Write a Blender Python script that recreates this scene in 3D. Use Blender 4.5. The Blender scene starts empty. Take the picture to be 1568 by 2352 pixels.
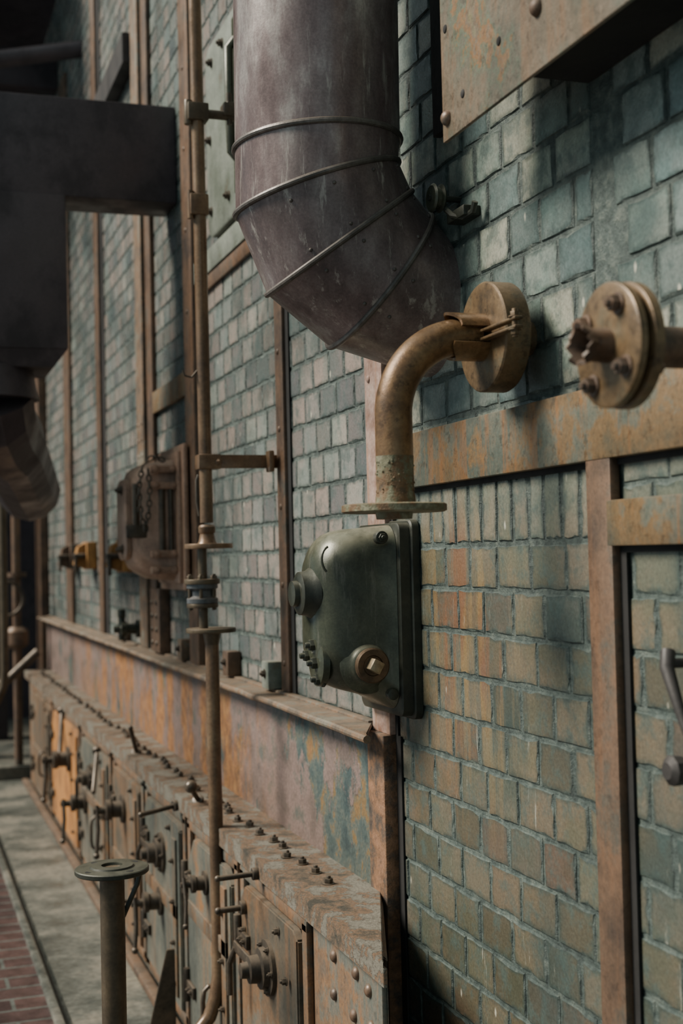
import bpy, bmesh, math, random
from mathutils import Matrix, Vector
random.seed(7)
W=1.045
PI=math.pi
col=bpy.context.collection

# ------------------------------------------------------------------ mesh builder
def basis(axis):
    a=Vector(axis).normalized()
    t=Vector((0,0,1)) if abs(a.z)<.9 else Vector((0,1,0))
    u=t.cross(a).normalized(); v=a.cross(u).normalized()
    return u,v,a
class B:
    def __init__(s): s.bm=bmesh.new()
    def _merge(s,tmp,mi=0):
        for f in tmp.faces: f.material_index=mi
        me=bpy.data.meshes.new('tmp'); tmp.to_mesh(me); tmp.free()
        s.bm.from_mesh(me); bpy.data.meshes.remove(me)
    def box(s,lo,hi,bev=0.0,rot=None,mi=0,seg=2):
        lo=Vector(lo);hi=Vector(hi);c=(lo+hi)/2;d=hi-lo
        t=bmesh.new(); bmesh.ops.create_cube(t,size=1)
        for v in t.verts: v.co=Vector((v.co.x*d.x,v.co.y*d.y,v.co.z*d.z))
        if bev>0: bmesh.ops.bevel(t,geom=list(t.edges),offset=bev,segments=seg,affect='EDGES',profile=.5)
        m=Matrix.Translation(c)
        if rot is not None: m=m@rot.to_4x4()
        t.transform(m); s._merge(t,mi); return s
    def lathe(s,p,axis,prof,seg=32,mi=0,caps=True):
        u,v,a=basis(axis); p=Vector(p); t=bmesh.new(); rings=[]
        for (h,r) in prof:
            rings.append([t.verts.new(p+a*h+(u*math.cos(2*PI*i/seg)+v*math.sin(2*PI*i/seg))*r) for i in range(seg)])
        for k in range(len(rings)-1):
            for i in range(seg):
                j=(i+1)%seg
                t.faces.new((rings[k][i],rings[k][j],rings[k+1][j],rings[k+1][i]))
        if caps:
            t.faces.new(rings[0][::-1]); t.faces.new(rings[-1])
        bmesh.ops.recalc_face_normals(t,faces=list(t.faces))
        s._merge(t,mi); return s
    def cyl(s,p0,p1,r,bev=0.0,seg=32,mi=0):
        p0=Vector(p0);p1=Vector(p1);L=(p1-p0).length
        if bev>0: pr=[(0,r-bev),(bev*.3,r-bev*.3),(bev,r),(L-bev,r),(L-bev*.3,r-bev*.3),(L,r-bev)]
        else: pr=[(0,r),(L,r)]
        return s.lathe(p0,p1-p0,pr,seg,mi)
    def tube(s,pts,r,seg=12,closed=False,mi=0,rv=None):
        pts=[Vector(p) for p in pts];n=len(pts);t=bmesh.new();rings=[]
        def tan(i):
            if closed: return (pts[(i+1)%n]-pts[(i-1)%n]).normalized()
            return (pts[min(i+1,n-1)]-pts[max(i-1,0)]).normalized()
        u,v,a=basis(tan(0))
        for i in range(n):
            a2=tan(i); u=(u-a2*u.dot(a2)).normalized(); v=a2.cross(u)
            rr=rv[i] if rv else r
            rings.append([t.verts.new(pts[i]+(u*math.cos(2*PI*k/seg)+v*math.sin(2*PI*k/seg))*rr) for k in range(seg)])
        m=n if closed else n-1
        for k in range(m):
            A=rings[k];C=rings[(k+1)%n]
            for i in range(seg):
                j=(i+1)%seg; t.faces.new((A[i],A[j],C[j],C[i]))
        if not closed: t.faces.new(rings[0][::-1]); t.faces.new(rings[-1])
        bmesh.ops.recalc_face_normals(t,faces=list(t.faces)); s._merge(t,mi); return s
    def loft(s,rings,cap0=True,cap1=True,mi=0):
        t=bmesh.new(); R=[[t.verts.new(Vector(p)) for p in r] for r in rings]; n=len(R[0])
        for k in range(len(R)-1):
            for i in range(n):
                j=(i+1)%n; t.faces.new((R[k][i],R[k][j],R[k+1][j],R[k+1][i]))
        if cap0: t.faces.new(R[0][::-1])
        if cap1: t.faces.new(R[-1])
        bmesh.ops.recalc_face_normals(t,faces=list(t.faces)); s._merge(t,mi); return s
    def prism(s,poly,vec,bev=0.0,mi=0):
        t=bmesh.new(); vec=Vector(vec)
        a=[t.verts.new(Vector(p)) for p in poly]; b=[t.verts.new(Vector(p)+vec) for p in poly];n=len(a)
        t.faces.new(a[::-1]); t.faces.new(b)
        for i in range(n):
            j=(i+1)%n; t.faces.new((a[i],a[j],b[j],b[i]))
        bmesh.ops.recalc_face_normals(t,faces=list(t.faces))
        if bev>0: bmesh.ops.bevel(t,geom=list(t.edges),offset=bev,segments=2,affect='EDGES')
        s._merge(t,mi); return s
    def sphere(s,c,r,mi=0,sc=(1,1,1),seg=16):
        t=bmesh.new(); bmesh.ops.create_uvsphere(t,u_segments=seg,v_segments=seg//2+2,radius=r)
        for v in t.verts: v.co=Vector((v.co.x*sc[0],v.co.y*sc[1],v.co.z*sc[2]))+Vector(c)
        s._merge(t,mi); return s
    def hexnut(s,p,axis,r,h,wash=True,mi=0):
        p=Vector(p);a=Vector(axis).normalized()
        if wash: s.cyl(p,p+a*h*.22,r*1.35,.0004,20,mi); p=p+a*h*.22
        s.lathe(p,a,[(0,r*.97),(h*.7,r),(h*.8,r*.93)],6,mi)
        s.lathe(p,a,[(0,r*.5),(h*1.1,r*.5),(h*1.25,r*.4)],12,mi); return s
def obj(name,b,mats,ang=35,origin=(0,0,0)):
    me=bpy.data.meshes.new(name)
    b.bm.transform(Matrix.Translation(-Vector(origin)))
    b.bm.to_mesh(me); b.bm.free()
    for p in me.polygons: p.use_smooth=True
    me.set_sharp_from_angle(angle=math.radians(ang))
    for m in (mats if isinstance(mats,(list,tuple)) else [mats]): me.materials.append(m)
    o=bpy.data.objects.new(name,me); o.location=origin; col.objects.link(o); return o
def single(name,b,mats,label,cat,ang=35,origin=None,group=None):
    if origin is None:
        vs=[v.co for v in b.bm.verts]
        origin=(sum(v.x for v in vs)/len(vs),sum(v.y for v in vs)/len(vs),min(v.z for v in vs))
    o=obj(name,b,mats,ang,origin); o['label']=label; o['category']=cat
    if group: o['group']=group
    return o
def struct(name,b,mats,ang=35):
    o=obj(name,b,mats,ang); o['kind']='structure'; return o
def thing(name,label,cat,loc,group=None):
    o=bpy.data.objects.new(name,None); o.empty_display_size=.05; o.location=loc; col.objects.link(o)
    o['label']=label; o['category']=cat
    if group: o['group']=group
    return o
def part(root,name,b,mats,label=None,ang=35,origin=None):
    o=obj(name,b,mats,ang,tuple(origin) if origin else tuple(root.location))
    o.parent=root; o.location=Vector(o.location)-wloc(root)
    if label: o['label']=label
    return o
def wloc(o):
    l=Vector((0,0,0))
    while o: l=l+Vector(o.location); o=o.parent
    return l
def repeat(root,name,b,mats,locs,ang=35,rots=None):
    """b built around origin; one shared mesh, one object per location"""
    first=obj(name,b,mats,ang); R=wloc(root)
    for i,l in enumerate(locs):
        o=first if i==0 else first.copy()
        if i: col.objects.link(o)
        o.parent=root; o.location=Vector(l)-R
        if rots: o.rotation_euler=rots[i]

# ------------------------------------------------------------------ materials
class N:
    def __init__(s,name):
        s.m=bpy.data.materials.new(name); s.m.use_nodes=True; s.t=s.m.node_tree
        s.b=s.t.nodes['Principled BSDF']; s.pos=s.t.nodes.new('ShaderNodeNewGeometry')
        s.sep=s.t.nodes.new('ShaderNodeSeparateXYZ'); s.l(s.pos.outputs['Position'],s.sep.inputs[0])
    def l(s,a,b): s.t.links.new(a,b)
    def noise(s,scale,detail=6,rough=.6,stretch=None,dist=0,off=0):
        n=s.t.nodes.new('ShaderNodeTexNoise'); n.inputs['Scale'].default_value=scale
        n.inputs['Detail'].default_value=detail; n.inputs['Roughness'].default_value=rough; n.inputs['Distortion'].default_value=dist
        mp=s.t.nodes.new('ShaderNodeMapping'); s.l(s.pos.outputs['Position'],mp.inputs[0]); mp.inputs['Location'].default_value=(off,off*1.7,off*.6)
        if stretch: mp.inputs['Scale'].default_value=stretch
        s.l(mp.outputs[0],n.inputs['Vector']); return n.outputs['Fac']
    def ramp(s,fac,stops,const=False):
        r=s.t.nodes.new('ShaderNodeValToRGB'); s.l(fac,r.inputs[0])
        if const: r.color_ramp.interpolation='CONSTANT'
        el=r.color_ramp.elements
        while len(el)<len(stops): el.new(.5)
        for e,(p,c) in zip(el,stops):
            e.position=p; e.color=(c[0],c[1],c[2],1) if isinstance(c,(tuple,list)) else (c,c,c,1)
        return r.outputs[0]
    def mix(s,f,a,b,mode='MIX'):
        m=s.t.nodes.new('ShaderNodeMix'); m.data_type='RGBA'; m.blend_type=mode
        for v,i in ((f,0),(a,6),(b,7)):
            if isinstance(v,(int,float)):
                if i==0: m.inputs[i].default_value=v
                else: m.inputs[i].default_value=(v,v,v,1)
            elif isinstance(v,(tuple,list)): m.inputs[i].default_value=(v[0],v[1],v[2],1)
            else: s.l(v,m.inputs[i])
        return m.outputs[2]
    def math(s,op,a,b=0.0):
        m=s.t.nodes.new('ShaderNodeMath'); m.operation=op
        for v,i in ((a,0),(b,1)):
            if isinstance(v,(int,float)): m.inputs[i].default_value=v
            else: s.l(v,m.inputs[i])
        return m.outputs[0]
    def rng(s,v,a,b,c=0,d=1,smooth=True):
        m=s.t.nodes.new('ShaderNodeMapRange'); m.interpolation_type='SMOOTHSTEP' if smooth else 'LINEAR'
        s.l(v,m.inputs[0])
        for i,x in enumerate((a,b,c,d)): m.inputs[i+1].default_value=x
        return m.outputs[0]
    def bump(s,h,strength=.4,dist=.003):
        b=s.t.nodes.new('ShaderNodeBump'); b.inputs['Strength'].default_value=strength; b.inputs['Distance'].default_value=dist
        s.l(h,b.inputs['Height']); s.l(b.outputs[0],s.b.inputs['Normal'])
    def out(s,c,rough,metal=0.0):
        s.l(c,s.b.inputs['Base Color'])
        if isinstance(rough,(int,float)): s.b.inputs['Roughness'].default_value=rough
        else: s.l(rough,s.b.inputs['Roughness'])
        s.b.inputs['Metallic'].default_value=metal
        return s.m
def metal(name,stops,scale=8,rough=.55,met=.3,bump=.35,dust=.35,dustc=(.27,.21,.15),stretch=None,streak=0,fine=120,dist=.002,detail=9,grime=.55,scratch=0,pit=0):
    n=N(name)
    a=n.noise(scale,detail,.68,stretch)
    c=n.ramp(a,stops)
    f=n.noise(fine,4,.6,None,0,3)
    c=n.mix(1.0,c,n.ramp(f,[(.3,.78),(.7,1.12)]),'MULTIPLY')
    if streak:
        st=n.noise(7,6,.65,(3,3,.25),0,9)
        c=n.mix(n.rng(st,.5,.62,0,streak),c,(.29,.12,.035))
    g=n.noise(4.5,7,.65,(1,1,.7),0,17)
    c=n.mix(n.rng(g,.46,.64,0,grime),c,n.mix(1.0,c,(.3,.32,.31),'MULTIPLY'))
    if pit:
        pn=n.noise(48,6,.75,None,0,41)
        c=n.mix(n.rng(pn,.54,.62,0,pit),c,n.mix(1.0,c,(.3,.28,.26),'MULTIPLY'))
    if scratch:
        sc=n.noise(1,7,.75,(45,45,6),.2,23)
        c=n.mix(n.rng(sc,.55,.67,0,scratch),c,(.38,.35,.31))
    sn=n.t.nodes.new('ShaderNodeSeparateXYZ'); n.l(n.pos.outputs['Normal'],sn.inputs[0])
    d=n.math('MULTIPLY',n.rng(sn.outputs['Z'],.25,.95,0,1),n.rng(n.noise(25,4),.3,.6,.4,1))
    c=n.mix(n.math('MULTIPLY',d,dust),c,dustc)
    r=n.rng(g,.35,.65,max(rough-.1,.1),min(rough+.2,1))
    h=n.math('ADD',n.math('MULTIPLY',f,.4),n.math('MULTIPLY',n.noise(260,3),.25)); h=n.math('ADD',h,a)
    n.bump(h,bump,dist)
    return n.out(c,r,met)

M_duct=metal('duct_paint',[(.3,(.065,.046,.046)),(.44,(.14,.1,.096)),(.53,(.195,.152,.145)),(.6,(.3,.265,.245)),(.66,(.21,.168,.158)),(.78,(.11,.078,.073))],6.5,.3,.3,.14,.45,(.3,.27,.24),(1,1,.4),fine=200,grime=.45,scratch=.6)
M_bead=metal('seam_wire',[(.3,(.07,.06,.052)),(.7,(.16,.14,.125))],30,.42,.4,.3)
M_elbow=metal('rusted_pipe',[(.3,(.05,.033,.02)),(.43,(.115,.064,.03)),(.53,(.185,.105,.046)),(.64,(.235,.145,.07)),(.78,(.09,.07,.043))],11,.34,.4,.4,.25,(.32,.24,.15),pit=.6)
M_elbowlow=metal('corroded_pipe',[(.36,(.07,.052,.03)),(.46,(.15,.085,.038)),(.53,(.13,.13,.075)),(.62,(.25,.235,.155))],20,.65,.15,.8,.2,dist=.004)
M_disc=metal('ochre_steel',[(.3,(.05,.036,.022)),(.44,(.11,.07,.034)),(.54,(.16,.103,.051)),(.64,(.12,.097,.058)),(.75,(.18,.128,.067))],12,.46,.3,.5,.3,(.31,.24,.15),pit=.6)
M_green=metal('green_cast_iron',[(.3,(.03,.037,.024)),(.5,(.062,.068,.044)),(.7,(.11,.112,.074))],7,.27,.28,.15,.8,(.29,.28,.2),fine=200,scratch=.12)
M_greendk=metal('dark_cast_iron',[(.3,(.018,.022,.016)),(.7,(.05,.053,.038))],14,.38,.3,.3,.4,(.19,.185,.14))
M_brass=metal('brass_plug',[(.3,(.06,.04,.024)),(.7,(.16,.1,.055))],30,.36,.5,.3,.2)
M_bright=metal('worn_brass',[(.3,(.2,.15,.09)),(.7,(.4,.32,.2))],60,.35,.6,.2,.1)
M_strip=metal('strap_rust',[(.3,(.07,.08,.065)),(.4,(.14,.105,.06)),(.47,(.19,.12,.058)),(.52,(.14,.135,.1)),(.58,(.09,.11,.09)),(.66,(.22,.13,.055)),(.75,(.13,.1,.065))],5,.46,.2,.5,.3,(.27,.23,.17),streak=.45,pit=.5)
M_stripd=metal('strap_brown',[(.3,(.045,.033,.026)),(.45,(.1,.064,.042)),(.55,(.145,.087,.053)),(.65,(.09,.078,.06))],7,.5,.2,.4,.3,(.24,.19,.14),streak=.12,pit=.4)
M_pink=metal('post_paint',[(.3,(.18,.09,.055)),(.46,(.3,.195,.155)),(.6,(.42,.31,.26)),(.75,(.28,.12,.055))],14,.55,.05,.5,.2,streak=.4,grime=.3)
M_postlow=metal('post_rust',[(.32,(.026,.026,.024)),(.45,(.09,.062,.044)),(.53,(.19,.098,.048)),(.6,(.25,.13,.07)),(.7,(.07,.06,.046))],14,.65,.1,.9,.2,dist=.004,pit=.5)
M_vpipe=metal('brown_pipe',[(.3,(.08,.05,.03)),(.5,(.155,.095,.053)),(.7,(.215,.145,.083))],9,.34,.35,.2,.3)
M_vpipelow=metal('dark_pipe',[(.3,(.045,.034,.021)),(.7,(.12,.09,.053))],9,.4,.3,.25,.4)
M_valve=metal('brown_casting',[(.3,(.14,.085,.058)),(.5,(.28,.17,.115)),(.7,(.38,.255,.175))],8,.45,.12,.25,.35)
M_panel=metal('grey_green_paint',[(.3,(.1,.08,.05)),(.4,(.13,.15,.12)),(.6,(.2,.22,.185)),(.75,(.25,.265,.22))],8,.5,.05,.3,.2)
M_dark=metal('dark_purple_steel',[(.3,(.045,.036,.041)),(.7,(.08,.063,.069))],3,.45,.2,.12,.3,(.11,.095,.09))
M_black=metal('sooty_steel',[(.3,(.016,.016,.017)),(.7,(.045,.04,.037))],5,.6,.2,.2,.2,(.07,.065,.06))
M_plate=metal('flaking_plate',[(.3,(.1,.12,.095)),(.4,(.14,.115,.08)),(.47,(.185,.145,.103)),(.53,(.15,.14,.105)),(.56,(.13,.155,.11)),(.585,(.25,.14,.065)),(.61,(.185,.145,.103)),(.66,(.23,.215,.12)),(.75,(.18,.135,.09))],3.6,.5,.1,.6,.3,streak=.25,grime=.55,pit=.5)
M_orange=metal('orange_rust',[(.3,(.17,.075,.03)),(.5,(.38,.165,.045)),(.7,(.44,.21,.065))],6,.6,.05,.3,.3)
M_grey=metal('grey_door_plate',[(.3,(.05,.06,.055)),(.45,(.1,.108,.09)),(.57,(.145,.138,.108)),(.64,(.25,.13,.055)),(.78,(.32,.155,.06))],4,.5,.15,.4,.4,streak=.25,pit=.3)
M_grey2=metal('brown_door_plate',[(.3,(.06,.062,.05)),(.44,(.105,.085,.06)),(.53,(.165,.098,.052)),(.6,(.12,.122,.1)),(.74,(.24,.12,.05))],4,.5,.15,.4,.4,streak=.25,pit=.3)
M_case=metal('casing_rust',[(.3,(.06,.06,.05)),(.42,(.11,.082,.058)),(.5,(.18,.102,.052)),(.56,(.12,.108,.084)),(.63,(.085,.098,.084)),(.75,(.26,.125,.05))],5,.6,.08,.6,.3,streak=.28,pit=.4)
M_ledge=metal('ledge_paint',[(.3,(.06,.05,.04)),(.44,(.12,.09,.063)),(.52,(.19,.115,.065)),(.58,(.155,.14,.108)),(.75,(.21,.19,.145))],9,.6,.08,.6,.35,(.2,.175,.135),pit=.4)
M_iron=metal('hardware_iron',[(.3,(.03,.026,.02)),(.7,(.1,.076,.052))],22,.42,.35,.35,.4)
M_yellow=metal('dull_ochre_paint',[(.3,(.22,.1,.03)),(.6,(.42,.2,.05))],12,.55,.05,.3,.3)
M_nearblack=metal('shade_and_gasket_black',[(.3,(.006,.006,.006)),(.7,(.014,.013,.012))],10,.9,0,.2,0)  # near-black: painted shade in strips, holes and box body; also gasket
M_porc=metal('grey_ring',[(.3,(.045,.05,.053)),(.7,(.095,.102,.108))],20,.35,.1,.2,.2)

n=N('peeling_girder_paint')
a=n.noise(3.2,10,.68,(1,1,.6),.1,.5); b2=n.noise(5,9,.68,(1,1,1.2),0,5); f=n.noise(120,4,.6,None,0,2)
base=n.ramp(b2,[(.3,(.08,.072,.064)),(.43,(.155,.115,.098)),(.54,(.22,.157,.138)),(.61,(.13,.12,.102)),(.66,(.09,.11,.102)),(.75,(.22,.125,.07))])
under=n.ramp(n.noise(8,9,.68,None,.1,8),[(.38,(.04,.062,.064)),(.47,(.07,.098,.092)),(.53,(.11,.125,.105)),(.57,(.19,.13,.06)),(.7,(.26,.13,.05))])
near=n.rng(n.sep.outputs['Y'],3.6,3.05,-.03,.05)
mk=n.ramp(n.math('ADD',a,near),[(.53,0.0),(.55,1.0)])
c=n.mix(mk,base,under)
or_=n.math('MULTIPLY',n.rng(n.noise(6,8,.68,(1,1,.4),.1,13),.45,.55,0,.85),n.math('MULTIPLY',n.rng(n.sep.outputs['Y'],3.5,4.2),n.rng(n.sep.outputs['Y'],8.5,6.5)))
c=n.mix(or_,c,n.ramp(n.noise(30,5),[(.3,(.14,.065,.03)),(.52,(.32,.14,.045)),(.68,(.42,.21,.075))]))
c=n.mix(1.0,c,n.ramp(f,[(.3,.7),(.7,1.15)]),'MULTIPLY')
n.bump(n.math('ADD',n.math('MULTIPLY',mk,-.7),n.math('MULTIPLY',f,.6)),.6,.003)
M_web=n.out(c,.42,.05)

n=N('flaking_flange')
a=n.noise(13,10,.7); f=n.noise(140,4,.6,None,0,2)
c=n.ramp(a,[(.36,(.05,.046,.035)),(.44,(.11,.082,.056)),(.485,(.18,.108,.062)),(.51,(.145,.135,.108)),(.7,(.2,.187,.15))])
c=n.mix(1.0,c,n.ramp(f,[(.3,.7),(.7,1.15)]),'MULTIPLY')
n.bump(n.math('ADD',n.ramp(a,[(.5,0.0),(.52,1.0)]),f),.8,.003)
M_flange=n.out(c,.55,.05)

n=N('glazed_brick')
at=n.t.nodes.new('ShaderNodeAttribute'); at.attribute_name='rnd'; rnd=at.outputs['Fac']
ae=n.t.nodes.new('ShaderNodeAttribute'); ae.attribute_name='edge'; edge=ae.outputs['Fac']
Y=n.sep.outputs['Y']; Z=n.sep.outputs['Z']
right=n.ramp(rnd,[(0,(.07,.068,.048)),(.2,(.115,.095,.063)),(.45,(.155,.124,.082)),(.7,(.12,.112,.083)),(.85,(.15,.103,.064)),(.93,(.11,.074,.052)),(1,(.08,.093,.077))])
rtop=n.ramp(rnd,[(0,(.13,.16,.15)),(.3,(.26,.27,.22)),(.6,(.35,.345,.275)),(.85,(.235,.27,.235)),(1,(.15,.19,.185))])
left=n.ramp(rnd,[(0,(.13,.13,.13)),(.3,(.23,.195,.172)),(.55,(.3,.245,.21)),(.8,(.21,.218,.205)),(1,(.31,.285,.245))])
c=n.mix(n.rng(Z,1.4,1.9),right,rtop)  # part of the height difference is light falloff put into colour
c=n.mix(n.rng(Z,.45,1.15,.55,0),c,n.mix(1.0,c,(.55,.6,.6),'MULTIPLY'))  # lower bricks darkened in colour, standing for weaker light low down
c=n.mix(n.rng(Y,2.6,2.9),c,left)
tn=n.noise(5,6,.65,None,0,21)
c=n.mix(n.rng(tn,.43,.6,0,.6),c,n.mix(1.0,c,(.62,.85,.86),'MULTIPLY'))
mott=n.noise(18,9,.7)
c=n.mix(n.rng(mott,.47,.64,0,.65),c,(.05,.082,.075))
big=n.noise(2.3,5,.6,None,.1,4)
c=n.mix(n.rng(big,.46,.64,0,.65),c,(.034,.058,.056))
en=n.math('MULTIPLY',n.rng(edge,.05,1.0,0,1),n.rng(n.noise(38,6,.7,None,0,31),.38,.58,.15,1))
c=n.mix(n.math('MULTIPLY',en,.68),c,(.03,.048,.044))
m1=n.math('MULTIPLY',n.rng(Y,1.95,2.25),n.rng(Y,2.6,2.4)); m1=n.math('MULTIPLY',m1,n.math('MULTIPLY',n.rng(Z,.8,1.3),n.rng(Z,1.66,1.5)))
st=n.noise(1,6,.65,(14,14,1.1),.1,6)
c=n.mix(n.math('MULTIPLY',m1,n.rng(st,.47,.6,0,.62)),c,n.ramp(n.noise(8,5,.6,(1,1,.3)),[(.4,(.19,.085,.042)),(.5,(.26,.155,.055)),(.6,(.21,.165,.09))]))
v=n.t.nodes.new('ShaderNodeTexVoronoi'); v.inputs['Scale'].default_value=24; mp=n.t.nodes.new('ShaderNodeMapping'); mp.inputs['Scale'].default_value=(1,1,.5)
n.l(n.pos.outputs['Position'],mp.inputs[0]); n.l(mp.outputs[0],v.inputs['Vector'])
vs=n.t.nodes.new('ShaderNodeSeparateXYZ'); n.l(v.outputs['Color'],vs.inputs[0])
sp=n.math('MULTIPLY',n.rng(v.outputs['Distance'],.19,.11),n.rng(vs.outputs[0],.84,.86))
c=n.mix(n.math('MULTIPLY',sp,.85),c,(.55,.53,.43))
dr=n.noise(1,6,.7,(30,30,4),.2,51)
c=n.mix(n.math('MULTIPLY',n.rng(dr,.63,.7,0,.6),n.rng(Z,1.5,1.2)),c,(.45,.45,.38))
f=n.noise(170,4,.6,None,0,3)
c=n.mix(1.0,c,n.ramp(f,[(.3,.76),(.7,1.15)]),'MULTIPLY')
n.bump(n.math('ADD',n.math('MULTIPLY',f,.3),n.math('MULTIPLY',mott,1.1)),.45,.004)
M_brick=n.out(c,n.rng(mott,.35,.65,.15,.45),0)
n=N('teal_mortar')
f=n.noise(45,7,.7); g=n.noise(3,5,.6,None,0,12)
c=n.ramp(f,[(.3,(.02,.033,.03)),(.5,(.06,.086,.077)),(.7,(.14,.165,.138))])
c=n.mix(n.rng(g,.42,.6,0,.6),c,n.mix(1.0,c,(.45,.5,.5),'MULTIPLY'))
n.bump(f,1.0,.008); M_mortar=n.out(c,.55)
n=N('worn_concrete')
a=n.noise(3,9,.68); f=n.noise(40,6,.6,None,0,3)
c=n.ramp(a,[(.34,(.05,.058,.052)),(.48,(.095,.1,.085)),(.58,(.15,.14,.11)),(.7,(.2,.18,.13))])
c=n.mix(1.0,c,n.ramp(f,[(.3,.6),(.7,1.2)]),'MULTIPLY'); n.bump(f,.5,.004); M_conc=n.out(c,n.rng(a,.4,.6,.35,.7))
n=N('dark_paving_brick')
bt=n.t.nodes.new('ShaderNodeTexBrick'); cx=n.t.nodes.new('ShaderNodeCombineXYZ'); n.l(n.sep.outputs['X'],cx.inputs['X']); n.l(n.sep.outputs['Y'],cx.inputs['Y']); n.l(cx.outputs[0],bt.inputs['Vector'])
bt.inputs['Scale'].default_value=1; bt.inputs['Brick Width'].default_value=.24; bt.inputs['Row Height'].default_value=.12; bt.inputs['Mortar Size'].default_value=.007
bt.inputs['Color1'].default_value=(.04,.026,.025,1); bt.inputs['Color2'].default_value=(.075,.045,.04,1); bt.inputs['Mortar'].default_value=(.09,.1,.09,1)
c=n.mix(1.0,bt.outputs['Color'],n.ramp(n.noise(14,6),[(.3,.5),(.7,1.4)]),'MULTIPLY'); n.bump(n.math('SUBTRACT',n.noise(60),bt.outputs['Fac']),.6,.006); M_pave=n.out(c,.38)

# ------------------------------------------------------------------ brick wall
ROW=.0845; Z0=1.5135
def build_wall():
    V=[];F=[];R=[];MI=[];E=[]
    def brick(y0,y1,z0,z1):
        r=random.random(); x=W+random.uniform(.0005,.0024); g=.0024
        y0+=g+random.uniform(0,.0032); y1-=g+random.uniform(0,.0032); z0+=g+random.uniform(0,.0018); z1-=g+random.uniform(0,.0018)
        ring=[]
        N_=4
        for i in range(N_): ring.append((y0+(y1-y0)*i/N_,z0))
        for i in range(N_): ring.append((y1,z0+(z1-z0)*i/N_))
        for i in range(N_): ring.append((y1-(y1-y0)*i/N_,z1))
        for i in range(N_): ring.append((y0,z1-(z1-z0)*i/N_))
        yc=(y0+y1)/2; zc=(z0+z1)/2; b=len(V); n=len(ring)
        sk=random.uniform(-.03,.03)
        outer=[(a+random.uniform(-.0016,.0016)+(c_-zc)*sk,c_+random.uniform(-.0013,.0013)) for a,c_ in ring]
        hy=(y1-y0)/2; hz=(z1-z0)/2
        for a,c_ in outer: V.append((W+.010,a,c_)); E.append(1.0)
        for a,c_ in outer: V.append((x+.0024,a,c_)); E.append(1.0)
        for a,c_ in outer:
            k=random.choice((.0015,.002,.002,.003,.004,.006))
            V.append((x,a-k*((a-yc)/hy),c_-k*((c_-zc)/hz))); E.append(1.0)
        for a,c_ in outer:
            k=.013
            V.append((x-.0003,a-k*((a-yc)/hy),c_-k*((c_-zc)/hz))); E.append(0.0)
        for i in range(n):
            j=(i+1)%n
            F.append((b+i,b+n+i,b+n+j,b+j)); F.append((b+n+i,b+2*n+i,b+2*n+j,b+n+j)); F.append((b+2*n+i,b+3*n+i,b+3*n+j,b+2*n+j))
            R.extend((r,r,r)); MI.extend((1,1,0))
        F.append(tuple(b+3*n+i for i in range(n))); R.append(r); MI.append(0)
    def row(y0,y1,z0,z1,k,w=.125):
        y=y0-(0 if k%2 else w*.5)+random.uniform(-.006,.006)
        while y<y1-.01:
            ww=w+random.uniform(-.01,.01)
            a=max(y,y0); b_=min(y+ww,y1)
            if b_-a>.035: brick(a,b_,z0,z1)
            y+=ww
    for k in range(-18,46):
        z0=Z0+k*ROW; z1=z0+ROW
        if z0<2.75:
            if not (z0>1.50 and z0<1.55):
                row(.95,1.74,z0,z1,k)
                if not (z0>1.59 and z1<1.72): row(1.80,2.71,z0,z1,k)
            else:
                row(.95,1.74,z0,z1,k)
        if z1>1.12:
            ymax=10.0; ymin=max(2.76,(z0-1.5-.35)/.47)
            row(ymin,ymax,max(z0,1.115),z1,k)
    y=1.81
    while y<2.68:
        w=.062+random.uniform(-.005,.005); brick(y,y+w,Z0+.002,Z0+.122+random.uniform(0,.008)); y+=w
    def quad(pts):
        b=len(V); V.extend(pts); E.extend([0.0]*4); F.append((b,b+1,b+2,b+3)); R.append(0); MI.append(1)
    quad([(W+.0042,.9,0),(W+.0042,10,0),(W+.0042,10,6),(W+.0042,.9,6)])
    b=len(V); V.extend([(W+.3,.9,0),(W+.3,10,0),(W+.3,10,6),(W+.3,.9,6),(W+.012,.9,0),(W+.012,10,0),(W+.012,10,6),(W+.012,.9,6)]); E.extend([0.0]*8)
    for f_ in ((3,2,1,0),(0,1,5,4),(3,0,4,7),(2,3,7,6),(1,2,6,5)): F.append(tuple(b+i for i in f_)); R.append(0); MI.append(1)
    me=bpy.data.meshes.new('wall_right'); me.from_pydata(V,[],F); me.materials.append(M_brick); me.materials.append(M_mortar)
    me.polygons.foreach_set('material_index',MI)
    at=me.attributes.new('rnd','FLOAT','FACE'); at.data.foreach_set('value',R)
    at=me.attributes.new('edge','FLOAT','POINT'); at.data.foreach_set('value',E)
    bm=bmesh.new(); bm.from_mesh(me); bmesh.ops.recalc_face_normals(bm,faces=list(bm.faces)); bm.to_mesh(me); bm.free()
    o=bpy.data.objects.new('wall_right',me); o['kind']='structure'; col.objects.link(o)
build_wall()

# ------------------------------------------------------------------ floor + far end
b=B(); b.box((.53,-1,-.1),(W+.3,9.35,0)); struct('floor',b,M_conc)
b=B(); b.box((-4,-1,-.1),(.47,9.35,.0)); struct('floor_paving',b,M_pave)
b=B(); b.box((.47,-1,-.1),(.50,9.35,.018),.004); b.box((.50,-1,-.1),(.53,9.35,-.015),.002); struct('trim_1',b,M_conc)
b=B(); b.box((-4,9.35,-.1),(W+.3,9.6,.09),.01); b.box((-4,9.6,-.1),(W+3,13.3,.0)); struct('trim_2',b,M_conc)
b=B(); b.box((-4,13,0),(W+3,13.3,8)); struct('wall_back',b,M_dark)
b=B(); b.box((W,10.0,0),(W+3,10.3,8)); struct('wall_return',b,M_black)

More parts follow.
